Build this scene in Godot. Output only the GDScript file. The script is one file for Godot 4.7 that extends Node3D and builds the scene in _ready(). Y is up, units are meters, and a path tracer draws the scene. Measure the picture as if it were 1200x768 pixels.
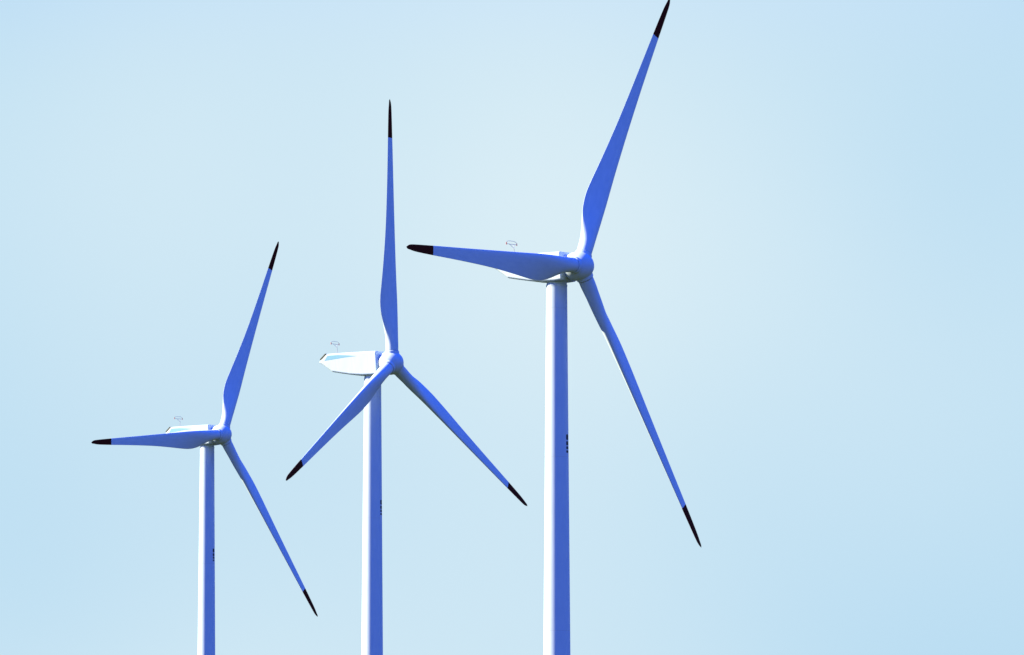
extends Node3D
# Three white wind turbines with dark blade tips against a pale hazy sky, seen through a long lens from a field.

const HUB_HEIGHT := 65.64
const ROTOR_TILT := 3.79      # degrees, shaft raised towards the wind
const ROTOR_RADIUS := 40.0
const CONE := 3.0             # degrees, blades lean into the wind
const NACELLE_HALF := 1.75

var paint: StandardMaterial3D
var blade_paint: StandardMaterial3D
var tip_paint: StandardMaterial3D
var rubber: StandardMaterial3D
var steel: StandardMaterial3D
var wedge_blue: StandardMaterial3D
var lettering: StandardMaterial3D
var lamp_plastic: StandardMaterial3D
var concrete: StandardMaterial3D
var grille: StandardMaterial3D

func _ready() -> void:
	# ---- camera: long lens, 4.4 degrees upwards
	var cam := Camera3D.new()
	cam.name = "camera"
	cam.fov = 2.0 * rad_to_deg(atan(384.0 / 7000.0))
	cam.near = 0.5
	cam.far = 40000.0
	cam.position = Vector3(0, 1.7, 0)
	cam.rotation_degrees = Vector3(4.4217, 0, 0)
	add_child(cam)
	cam.current = true
	# ---- sky
	var env := Environment.new()
	env.background_mode = Environment.BG_SKY
	var sky := Sky.new()
	var pano := PanoramaSkyMaterial.new()
	pano.panorama = ImageTexture.create_from_image(sky_image())
	sky.sky_material = pano
	env.sky = sky
	env.tonemap_mode = Environment.TONE_MAPPER_LINEAR
	env.tonemap_exposure = 4.0
	env.sdfgi_enabled = true
	env.ssao_enabled = true
	env.ssil_enabled = true
	var we := WorldEnvironment.new()
	we.name = "environment"
	we.environment = env
	add_child(we)
	# ---- sun: from the left, a little beyond the turbines, well below noon height
	var sun := DirectionalLight3D.new()
	sun.name = "sun"
	sun.light_energy = 1.6
	sun.light_color = Color(1.0, 0.94, 0.76)
	sun.light_angular_distance = 0.5
	sun.shadow_enabled = true
	var elev := deg_to_rad(30.0)
	var azim := deg_to_rad(98.0)
	var to_sun := Vector3(-sin(azim) * cos(elev), sin(elev), cos(azim) * cos(elev))
	add_child(sun)
	sun.look_at_from_position(to_sun * 100.0, Vector3.ZERO, Vector3.UP)

	make_materials()
	make_ground()

	# ---- the turbines: x, distance, yaw, rotor angle, extra bend of each blade tip (metres, into the wind)
	var proto := make_turbine()
	var spots := [
		{"x": 8.331, "z": 729.03, "yaw": 55.805, "rot": -28.83, "over": 3.42, "bend": [1.15, 0.0, 0.0],
			"label": "largest white wind turbine on the right, one blade tip leaving the picture at the top"},
		{"x": -18.034, "z": 895.64, "yaw": 59.586, "rot": -0.895, "over": 3.42, "bend": [-0.25, 0.0, 0.1],
			"label": "middle white wind turbine, one blade straight up and its white nacelle in full view"},
		{"x": -52.400, "z": 1077.56, "yaw": 54.421, "rot": -25.02, "over": 3.42, "bend": [0.05, 0.0, 0.0],
			"label": "smallest and leftmost white wind turbine, one blade pointing level to the left"},
	]
	var made: Array = [proto]
	for i in spots.size() - 1: made.append(proto.duplicate())
	for i in spots.size():
		var s = spots[i]
		var t: Node3D = made[i]
		t.name = "wind_turbine" if i == 0 else "wind_turbine_%03d" % i
		t.set_meta("label", s.label)
		t.set_meta("category", "wind turbine")
		t.set_meta("group", "wind turbines standing in a row")
		var yaw := deg_to_rad(s.yaw)
		t.rotation.y = yaw
		t.position = Vector3(s.x - sin(yaw) * s.over, 0, -s.z - cos(yaw) * s.over)
		add_child(t, true)
		add_rotor(t, deg_to_rad(s.rot), s.over, s.bend)

# ------------------------------------------------------------------ sky
func sky_image() -> Image:
	var w := 1024
	var h := 512
	var im := Image.create(w, h, false, Image.FORMAT_RGBAF)
	var low := Vector3(0.592, 0.784, 0.905)     # hazy air near the horizon
	var high := Vector3(0.004, 0.225, 2.0)     # deep blue overhead
	var veil := FastNoiseLite.new()
	veil.seed = 124
	veil.frequency = 3.0
	veil.fractal_octaves = 2
	for j in h:
		var el := PI * (0.5 - (j + 0.5) / h)
		var y := sin(el)
		var t := smoothstep(0.115, 0.33, y)
		for i in w:
			var az := TAU * (i + 0.5) / w     # the first column looks along -z
			var d := Vector3(sin(az) * cos(el), y, -cos(az) * cos(el))
			var c := low.lerp(high, t)
			var n := veil.get_noise_3dv(d * 2.0)
			c = c * Vector3(1.0 + 0.30 * n, 1.0 + 0.14 * n, 1.0 + 0.03 * n) / 4.0
			im.set_pixel(i, j, Color(c.x, c.y, c.z, 1.0))
	return im

# ------------------------------------------------------------------ materials
func plain(r: float, g: float, b: float, rough: float, metal := 0.0) -> StandardMaterial3D:
	var m := StandardMaterial3D.new()
	m.albedo_color = Color(r, g, b).linear_to_srgb()
	m.roughness = rough
	m.metallic = metal
	m.metallic_specular = 0.22
	return m

func noise_albedo(m: StandardMaterial3D, sd: int, freq: float, lo: Color, hi: Color, scale: Vector3) -> void:
	var n := FastNoiseLite.new()
	n.seed = sd
	n.frequency = freq
	n.fractal_octaves = 5
	var g := Gradient.new()
	g.set_color(0, lo.linear_to_srgb())
	g.set_color(1, hi.linear_to_srgb())
	var t := NoiseTexture2D.new()
	t.width = 512
	t.height = 512
	t.seamless = true
	t.noise = n
	t.color_ramp = g
	m.albedo_color = Color.WHITE
	m.albedo_texture = t
	m.uv1_triplanar = true
	m.uv1_scale = scale

func make_materials() -> void:
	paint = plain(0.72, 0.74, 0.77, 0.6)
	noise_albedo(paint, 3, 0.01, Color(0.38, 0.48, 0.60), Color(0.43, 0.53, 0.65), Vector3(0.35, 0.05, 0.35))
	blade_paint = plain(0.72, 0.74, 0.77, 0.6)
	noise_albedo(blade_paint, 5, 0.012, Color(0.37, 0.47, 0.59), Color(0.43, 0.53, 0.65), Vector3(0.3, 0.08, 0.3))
	tip_paint = plain(0.050, 0.005, 0.003, 0.7)
	tip_paint.metallic_specular = 0.12
	rubber = plain(0.03, 0.03, 0.035, 0.7)
	steel = plain(0.35, 0.36, 0.38, 0.45, 0.5)
	wedge_blue = plain(0.16, 0.34, 0.46, 0.5)
	lettering = plain(0.012, 0.013, 0.018, 0.6)
	lamp_plastic = plain(0.36, 0.14, 0.12, 0.4)
	concrete = plain(0.35, 0.34, 0.32, 0.9)
	grille = plain(0.06, 0.065, 0.05, 0.6)

func make_ground() -> void:
	var m := StandardMaterial3D.new()
	m.roughness = 1.0
	m.metallic_specular = 0.0
	noise_albedo(m, 11, 0.02, Color(0.020, 0.027, 0.005), Color(0.038, 0.043, 0.009), Vector3(0.02, 0.02, 0.02))
	m.uv1_world_triplanar = true
	var p := PlaneMesh.new()
	p.size = Vector2(40000, 40000)
	p.subdivide_width = 40
	p.subdivide_depth = 40
	p.material = m
	var g := MeshInstance3D.new()
	g.name = "ground"
	g.mesh = p
	g.set_meta("kind", "structure")
	add_child(g)

# ------------------------------------------------------------------ mesh helpers
# Strips of rings; each strip is shaded smoothly, strips meet in hard edges.
class Builder:
	var st := SurfaceTool.new()
	func _init() -> void:
		st.begin(Mesh.PRIMITIVE_TRIANGLES)
	func tri(a: Vector3, b: Vector3, c: Vector3, na: Vector3, nb: Vector3, nc: Vector3) -> void:
		if (b - a).cross(c - a).length_squared() < 1e-14:
			return
		# front faces run clockwise
		if (b - a).cross(c - a).dot(na + nb + nc) > 0.0:
			st.set_normal(na); st.add_vertex(a)
			st.set_normal(nc); st.add_vertex(c)
			st.set_normal(nb); st.add_vertex(b)
		else:
			st.set_normal(na); st.add_vertex(a)
			st.set_normal(nb); st.add_vertex(b)
			st.set_normal(nc); st.add_vertex(c)
	func strip(rings: Array, out_of: Array = []) -> void:
		var k: int = rings.size()
		var n: int = rings[0].size()
		var mid: Array = []
		for r in rings:
			var c := Vector3.ZERO
			for v in r: c += v
			mid.append(c / n)
		var nor: Array = []
		for i in k:
			var row := PackedVector3Array()
			row.resize(n)
			nor.append(row)
		for i in k - 1:
			for j in n:
				var j2 := (j + 1) % n
				var a: Vector3 = rings[i][j]
				var b: Vector3 = rings[i][j2]
				var c: Vector3 = rings[i + 1][j2]
				var d: Vector3 = rings[i + 1][j]
				var f := (c - a).cross(d - b)
				var centre: Vector3 = (mid[i] + mid[i + 1]) * 0.5 if out_of.is_empty() else out_of[0]
				if f.dot((a + b + c + d) * 0.25 - centre) < 0.0: f = -f
				nor[i][j] += f; nor[i][j2] += f; nor[i + 1][j2] += f; nor[i + 1][j] += f
		for i in k:
			for j in n:
				nor[i][j] = nor[i][j].normalized()
		for i in k - 1:
			for j in n:
				var j2 := (j + 1) % n
				tri(rings[i][j], rings[i][j2], rings[i + 1][j2], nor[i][j], nor[i][j2], nor[i + 1][j2])
				tri(rings[i][j], rings[i + 1][j2], rings[i + 1][j], nor[i][j], nor[i + 1][j2], nor[i + 1][j])
	func cap(ring: PackedVector3Array, normal: Vector3) -> void:
		var c := Vector3.ZERO
		for v in ring: c += v
		c /= ring.size()
		for j in ring.size():
			tri(c, ring[j], ring[(j + 1) % ring.size()], normal, normal, normal)
	func box(basis: Basis, at: Vector3, size: Vector3) -> void:
		for ax in 3:
			for s in [-1.0, 1.0]:
				var n := Vector3.ZERO
				n[ax] = s
				var u := Vector3.ZERO
				u[(ax + 1) % 3] = 1.0
				var v := Vector3.ZERO
				v[(ax + 2) % 3] = 1.0
				var p: Array = []
				for q in [[-1, -1], [1, -1], [1, 1], [-1, 1]]:
					p.append(at + basis * ((n + u * q[0] + v * q[1]) * size * 0.5))
				var nn := (basis * n).normalized()
				tri(p[0], p[1], p[2], nn, nn, nn)
				tri(p[0], p[2], p[3], nn, nn, nn)
	func tube(a: Vector3, b: Vector3, ra: float, rb: float, sides := 10) -> void:
		var d := (b - a).normalized()
		var u := d.cross(Vector3.UP if absf(d.y) < 0.9 else Vector3.RIGHT).normalized()
		var v := d.cross(u)
		var r0 := PackedVector3Array()
		var r1 := PackedVector3Array()
		for i in sides:
			var an := TAU * i / sides
			var e := u * cos(an) + v * sin(an)
			r0.append(a + e * ra); r1.append(b + e * rb)
		strip([r0, r1])
		cap(r0, -d)
		cap(r1, d)

func part(called: String, b: Builder, m: Material, parent: Node) -> MeshInstance3D:
	var o := MeshInstance3D.new()
	o.name = called
	var mesh := b.st.commit()
	mesh.surface_set_material(0, m)
	o.mesh = mesh
	parent.add_child(o, true)
	return o

func group(called: String, parent: Node) -> Node3D:
	var o := Node3D.new()
	o.name = called
	parent.add_child(o, true)
	return o

# ring round an axis: frame x,y span the ring, at centre c
func ring(c: Vector3, x: Vector3, y: Vector3, r: float, n: int) -> PackedVector3Array:
	var p := PackedVector3Array()
	for i in n:
		var an := TAU * i / n
		p.append(c + (x * cos(an) + y * sin(an)) * r)
	return p

# ------------------------------------------------------------------ turbine
func tower_radius(h: float) -> float:
	return lerpf(1.79, 1.275, clampf(h / 63.4, 0, 1))

func make_turbine() -> Node3D:
	var root := Node3D.new()
	var X := Vector3.RIGHT
	var Z := Vector3.BACK
	# foundation
	var b := Builder.new()
	var rr := [[4.0, -0.3], [4.0, 0.22], [3.92, 0.30], [1.5, 0.34]]
	for i in 3:
		b.strip([ring(Vector3(0, rr[i][1], 0), X, Z, rr[i][0], 48), ring(Vector3(0, rr[i + 1][1], 0), X, Z, rr[i + 1][0], 48)], [Vector3(0, -3, 0)])
	part("foundation", b, concrete, root)
	# tower: four welded sections bolted together, a shallow groove at every joint
	var tower := group("tower", root)
	var cuts := [0.32, 21.0, 42.3, 60.55, 63.25]
	for k in 4:
		b = Builder.new()
		var h0: float = cuts[k]
		var h1: float = cuts[k + 1]
		var a: Array = []
		var n := int(ceil((h1 - h0) / 3.0))
		var g := 0.01
		var e := 0.015
		b.strip([ring(Vector3(0, h0 + g, 0), X, Z, tower_radius(h0) - e, 64), ring(Vector3(0, h0 + g + 0.02, 0), X, Z, tower_radius(h0), 64)])
		for i in n + 1:
			var hh := lerpf(h0 + g + 0.02, h1 - g - 0.02, float(i) / n)
			a.append(ring(Vector3(0, hh, 0), X, Z, tower_radius(hh), 64))
		b.strip(a)
		b.strip([ring(Vector3(0, h1 - g - 0.02, 0), X, Z, tower_radius(h1), 64), ring(Vector3(0, h1 - g, 0), X, Z, tower_radius(h1) - e, 64)])
		b.cap(ring(Vector3(0, h0 + g, 0), X, Z, tower_radius(h0) - e, 64), Vector3.DOWN)
		b.cap(ring(Vector3(0, h1 - g, 0), X, Z, tower_radius(h1) - e, 64), Vector3.UP)
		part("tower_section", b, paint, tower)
		if k < 3:
			b = Builder.new()
			b.strip([ring(Vector3(0, h1 - 0.1, 0), X, Z, tower_radius(h1) - 0.02, 64), ring(Vector3(0, h1 + 0.1, 0), X, Z, tower_radius(h1) - 0.02, 64)])
			part("flange", b, steel, tower)
	# yaw ring below the nacelle
	b = Builder.new()
	var yr := [[1.20, 63.2], [1.31, 63.28], [1.31, 63.46], [1.25, 63.52], [1.25, 64.3]]
	for i in 4:
		b.strip([ring(Vector3(0, yr[i][1], 0), X, Z, yr[i][0], 48), ring(Vector3(0, yr[i + 1][1], 0), X, Z, yr[i + 1][0], 48)])
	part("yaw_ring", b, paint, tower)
	# dark marks one above the other on the windward side of the tower
	for q in [[44.70, 0.70], [43.95, 0.50], [43.40, 0.36], [42.93, 0.30]]:
		part("painted_mark", tower_patch(q[0], q[1], 0.52, deg_to_rad(7.0)), lettering, tower)
	# door at the foot
	b = Builder.new()
	b.box(Basis.IDENTITY, Vector3(0, 2.0, -1.77), Vector3(0.95, 2.1, 0.12))
	var door := part("door", b, paint, root)
	b = Builder.new()
	b.box(Basis.IDENTITY, Vector3(0.32, 1.95, -1.86), Vector3(0.04, 0.25, 0.05))
	part("handle", b, steel, door)
	b = Builder.new()
	for i in 4:
		b.box(Basis.IDENTITY, Vector3(0, 0.42 + 0.13 * i, -2.9 + 0.25 * i), Vector3(1.1, 0.2 + 0.12 * i, 0.3))
	part("steps", b, steel, root)
	make_nacelle(root)
	return root

func tower_patch(h: float, tall: float, wide: float, az: float) -> Builder:
	var b := Builder.new()
	var rings: Array = []
	for s in [[-1.0, 0.0], [-1.0, 0.012], [1.0, 0.012], [1.0, 0.0]]:
		var row := PackedVector3Array()
		var y: float = h + s[0] * tall * 0.5
		var r: float = tower_radius(y) + s[1] - 0.002
		for i in 9:
			var an: float = az + (i / 8.0 - 0.5) * wide / r
			# rounded corners
			row.append(Vector3(sin(an) * r, y - s[0] * 0.16 * tall * pow(absf(i / 4.0 - 1.0), 4.0), cos(an) * r))
		rings.append(row)
	for k in 3:
		for i in 8:
			var a: Vector3 = rings[k][i]
			var c: Vector3 = rings[k + 1][i + 1]
			var n := Vector3(a.x, 0, a.z).normalized() if k == 1 else Vector3(0, -1 if k == 0 else 1, 0)
			var n2 := Vector3(c.x, 0, c.z).normalized() if k == 1 else n
			b.tri(a, rings[k][i + 1], c, n, n2, n2)
			b.tri(a, c, rings[k + 1][i], n, n2, n)
	return b

# frame of the machine house: z forward along the tilted shaft, origin at hub centre
func shaft_frame(over: float) -> Transform3D:
	var basis := Basis(Vector3.RIGHT, -deg_to_rad(ROTOR_TILT))
	return Transform3D(basis, Vector3(0, HUB_HEIGHT, over))

func rounded_section(s: float, top: float, bot: float, half: float, rad: float) -> PackedVector3Array:
	var p := PackedVector3Array()
	var r := minf(rad, minf((top - bot) * 0.49, half * 0.9))
	for q in [[1, 1, 0.0], [-1, 1, 90.0], [-1, -1, 180.0], [1, -1, 270.0]]:
		for i in 7:
			var an := deg_to_rad(q[2] + 15.0 * i)
			var cy: float = top - r if q[1] > 0 else bot + r
			p.append(Vector3(q[0] * (half - r) + cos(an) * r, cy + sin(an) * r, -s))
	return p

func make_nacelle(root: Node3D) -> void:
	var nac := Node3D.new()
	nac.name = "nacelle"
	nac.transform = shaft_frame(3.42)
	root.add_child(nac)
	var H := NACELLE_HALF
	# side outline: distance behind the hub, top, bottom
	var secs := [
		[1.78, 1.80, -1.54, H - 0.12], [1.86, 1.90, -1.64, H],
		[2.8, 1.95, -1.66, H], [4.5, 2.04, -1.54, H], [6.5, 2.14, -1.24, H], [8.2, 2.22, -0.86, H],
		[9.6, 2.28, -0.52, H], [10.45, 2.30, 0.12, H], [11.15, 1.76, 0.64, H], [11.75, 1.30, 1.06, H - 0.03], [11.83, 1.24, 1.12, H - 0.1]]
	var b := Builder.new()
	var breaks := [0, 1, 6, 7, 9, 10]
	for k in breaks.size() - 1:
		var rows: Array = []
		for i in range(breaks[k], breaks[k + 1] + 1):
			rows.append(rounded_section(secs[i][0], secs[i][1], secs[i][2], secs[i][3], 0.30))
		b.strip(rows)
	b.cap(rounded_section(1.78, 1.80, -1.54, H - 0.12, 0.30), Vector3.BACK)
	b.cap(rounded_section(11.83, 1.24, 1.12, H - 0.1, 0.30), Vector3.FORWARD)
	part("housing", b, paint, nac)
	# round collar on the front wall, and the shaft stub to the hub
	b = Builder.new()
	var prof := [[-1.82, 1.62], [-1.62, 1.62], [-1.56, 1.56], [-1.56, 1.28], [-1.2, 1.28]]
	for i in 4:
		b.strip([ring(Vector3(0, 0, prof[i][0]), Vector3.RIGHT, Vector3.UP, prof[i][1], 48), ring(Vector3(0, 0, prof[i + 1][0]), Vector3.RIGHT, Vector3.UP, prof[i + 1][1], 48)], [Vector3(0, 0, -2.4)])
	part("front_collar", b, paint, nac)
	# thin pale blue wedge panel, slightly proud of both side walls
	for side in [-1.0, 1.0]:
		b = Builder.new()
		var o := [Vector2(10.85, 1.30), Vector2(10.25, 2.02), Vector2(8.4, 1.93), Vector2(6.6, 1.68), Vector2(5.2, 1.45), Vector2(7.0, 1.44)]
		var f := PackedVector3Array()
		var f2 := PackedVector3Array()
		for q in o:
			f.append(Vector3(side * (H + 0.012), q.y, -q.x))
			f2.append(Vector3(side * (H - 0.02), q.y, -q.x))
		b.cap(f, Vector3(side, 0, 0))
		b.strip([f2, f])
		part("side_wedge", b, wedge_blue, nac)
	# louvred outlet in the sloping rear
	var dirv := Vector3(0, 1.30 - 2.30, -(11.5 - 10.2)).normalized()
	var up := Vector3.RIGHT.cross(dirv).normalized()
	if up.y < 0: up = -up
	var bs := Basis(Vector3.RIGHT, up, dirv)
	var mid := Vector3(0, 1.80, -11.10)
	b = Builder.new()
	b.box(bs, mid + up * 0.10, Vector3(3.3, 0.26, 1.25))
	part("rear_outlet", b, grille, nac)
	for i in 6:
		b = Builder.new()
		b.box(bs * Basis(Vector3.RIGHT, 0.5), mid + dirv * (-0.52 + 0.21 * i) + up * 0.25, Vector3(3.2, 0.03, 0.17))
		part("slat", b, grille, nac)
	# roof hatch
	b = Builder.new()
	var slope := atan2(0.38, 8.4)
	b.box(Basis(Vector3.RIGHT, slope), Vector3(0.2, 2.13, -5.6), Vector3(1.0, 0.10, 1.3))
	part("roof_hatch", b, paint, nac)
	# weather mast near the rear of the roof
	var foot := Vector3(0, 2.26, -9.55)
	var yb := 3.85
	var yt := 4.25
	var zb := -9.9
	b = Builder.new()
	b.tube(foot, Vector3(0, 3.35, -9.6), 0.045, 0.04)
	b.tube(Vector3(0, 3.35, -9.6), Vector3(-0.5, yb, zb), 0.03, 0.03)
	b.tube(Vector3(0, 3.35, -9.6), Vector3(0.5, yb, zb), 0.03, 0.03)
	b.tube(Vector3(-1.05, yb, zb), Vector3(1.05, yb, zb), 0.032, 0.032)
	b.tube(Vector3(-0.62, yt, zb), Vector3(0.62, yt, zb), 0.028, 0.028)
	for sx in [-1.0, 1.0]:
		b.tube(Vector3(sx * 1.05, yb - 0.05, zb), Vector3(sx * 1.05, yb + 0.26, zb), 0.03, 0.03)
		b.tube(Vector3(sx * 1.05, yb + 0.26, zb), Vector3(sx * 0.62, yt, zb), 0.026, 0.026)
	part("weather_mast", b, steel, nac)
	for sx in [-1.0, 1.0]:
		b = Builder.new()
		b.tube(Vector3(sx * 1.12, yb - 0.10, zb), Vector3(sx * 1.12, yb + 0.20, zb), 0.08, 0.065, 14)
		part("warning_lamp", b, lamp_plastic, nac)

func add_rotor(t: Node3D, rot: float, over: float, bend: Array) -> void:
	var spin := shaft_frame(over) * Transform3D(Basis(Vector3.BACK, rot), Vector3.ZERO)
	# spinner
	var b := Builder.new()
	var prof := [[-1.50, 1.30], [-1.48, 1.42], [-1.36, 1.58], [-0.9, 1.73], [-0.35, 1.80], [0.2, 1.76], [0.7, 1.60], [1.1, 1.34], [1.42, 1.02], [1.62, 0.66], [1.72, 0.32], [1.75, 0.03]]
	var rows: Array = []
	for q in prof: rows.append(ring(Vector3(0, 0, q[0]), Vector3.RIGHT, Vector3.UP, q[1], 56))
	b.strip([rows[0], rows[1]])
	b.strip(rows.slice(1), [Vector3(0, 0, -0.2)])
	b.cap(rows[0], Vector3.FORWARD)
	b.cap(rows[11], Vector3.BACK)
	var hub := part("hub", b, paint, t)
	hub.transform = spin
	for k in 3:
		var turn := Basis(Vector3.BACK, deg_to_rad([0.0, 120.0, -120.0][k])) * Basis(Vector3.RIGHT, deg_to_rad(CONE))
		# socket and dark seal where the blade leaves the hub
		b = Builder.new()
		var sock := [[1.0, 1.12], [1.72, 1.06], [1.80, 1.00]]
		for i in 2:
			b.strip([ring(Vector3(0, sock[i][0], 0), Vector3.RIGHT, Vector3.BACK, sock[i][1], 40), ring(Vector3(0, sock[i + 1][0], 0), Vector3.RIGHT, Vector3.BACK, sock[i + 1][1], 40)])
		b.cap(ring(Vector3(0, 1.80, 0), Vector3.RIGHT, Vector3.BACK, 1.00, 40), Vector3.UP)
		part("blade_socket", b, paint, hub).basis = turn
		b = Builder.new()
		b.strip([ring(Vector3(0, 1.75, 0), Vector3.RIGHT, Vector3.BACK, 0.92, 40), ring(Vector3(0, 1.90, 0), Vector3.RIGHT, Vector3.BACK, 0.92, 40)])
		part("seal_ring", b, rubber, hub).basis = turn
		# blade with its painted tip
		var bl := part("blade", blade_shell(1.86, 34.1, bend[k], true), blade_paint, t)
		bl.transform = spin * Transform3D(turn, Vector3.ZERO)
		part("blade_tip", blade_shell(34.1, ROTOR_RADIUS, bend[k], false), tip_paint, bl)

func table(xs: Array, ys: Array, x: float) -> float:
	if x <= xs[0]: return ys[0]
	for i in xs.size() - 1:
		if x <= xs[i + 1]:
			var t: float = (x - xs[i]) / (xs[i + 1] - xs[i])
			var p0: float = ys[maxi(i - 1, 0)]
			var p3: float = ys[mini(i + 2, xs.size() - 1)]
			var d0: float = xs[i + 1] - xs[maxi(i - 1, 0)]
			var d1: float = xs[mini(i + 2, xs.size() - 1)] - xs[i]
			var h: float = xs[i + 1] - xs[i]
			var m0: float = (ys[i + 1] - p0) / d0 * h
			var m1: float = (p3 - ys[i]) / d1 * h
			var t2 := t * t
			var t3 := t2 * t
			return (2 * t3 - 3 * t2 + 1) * ys[i] + (t3 - 2 * t2 + t) * m0 + (-2 * t3 + 3 * t2) * ys[i + 1] + (t3 - t2) * m1
	return ys[ys.size() - 1]

# one station of a blade standing along +y, leading edge towards +x, windward face towards +z
func blade_ring(r: float, bend: float) -> PackedVector3Array:
	var chord := table([1.4, 2.8, 4.0, 5.5, 7.2, 9.0, 11.0, 15.0, 20.0, 25.0, 30.0, 34.0, 37.0, 38.6, 39.4, 39.8, 40.0], [1.88, 1.88, 2.06, 2.55, 3.08, 3.30, 3.20, 2.72, 2.16, 1.74, 1.40, 1.15, 0.94, 0.76, 0.54, 0.32, 0.05], r)
	var lead := table([1.4, 2.8, 5.5, 9.0, 15.0, 25.0, 34.0, 38.6, 39.4, 40.0], [0.94, 0.94, 0.95, 0.96, 0.82, 0.60, 0.42, 0.30, 0.20, -0.05], r)
	var thick := table([1.4, 2.8, 5.0, 7.2, 9.5, 14.0, 20.0, 30.0, 40.0], [1.0, 1.0, 0.68, 0.42, 0.31, 0.25, 0.21, 0.18, 0.16], r)
	var twist := deg_to_rad(table([1.4, 9.0, 12.0, 16.0, 22.0, 30.0, 40.0], [17.0, 17.0, 12.5, 8.5, 5.0, 2.5, 1.0], r) + 1.0)
	var w := smoothstep(2.6, 8.0, r)
	var p := PackedVector3Array()
	var n := 36
	for i in n:
		var an := TAU * i / n
		var u := 0.5 - 0.5 * cos(an)              # 0 leading, 1 trailing
		var side := sin(an)
		var round_y := 0.5 * side * thick
		var yt := 5.0 * thick * (0.2969 * sqrt(u) - 0.1260 * u - 0.3516 * u * u + 0.2843 * u * u * u - 0.1030 * u * u * u * u)
		var camber := 0.04 * (2.0 * 0.4 * u - u * u) / 0.16 if u < 0.4 else 0.04 * (0.2 + 0.8 * u - u * u) / 0.36
		var foil_y := (yt if side >= 0.0 else -yt) + camber + (0.0035 if side >= 0.0 else -0.0035)
		var yy := lerpf(round_y, foil_y, w) * chord
		# yy is positive on the leeward side
		var px := lead - u * chord
		var pz := -yy
		var q := Vector2(px, pz)
		var cx := q.x * cos(twist) - q.y * sin(twist)
		var cz := q.x * sin(twist) + q.y * cos(twist)
		p.append(Vector3(cx, r, cz + bend * pow(maxf(r - 2.0, 0.0) / 38.0, 2.0)))
	return p

func blade_shell(r0: float, r1: float, bend: float, root: bool) -> Builder:
	var b := Builder.new()
	var n := 44 if root else 18
	var rows: Array = []
	for i in n + 1:
		var t := float(i) / n
		if not root: t = 1.0 - pow(1.0 - t, 1.7)
		rows.append(blade_ring(lerpf(r0, r1, t), bend))
	b.strip(rows)
	b.cap(rows[0], Vector3.DOWN)
	b.cap(rows[n], Vector3.UP)
	return b
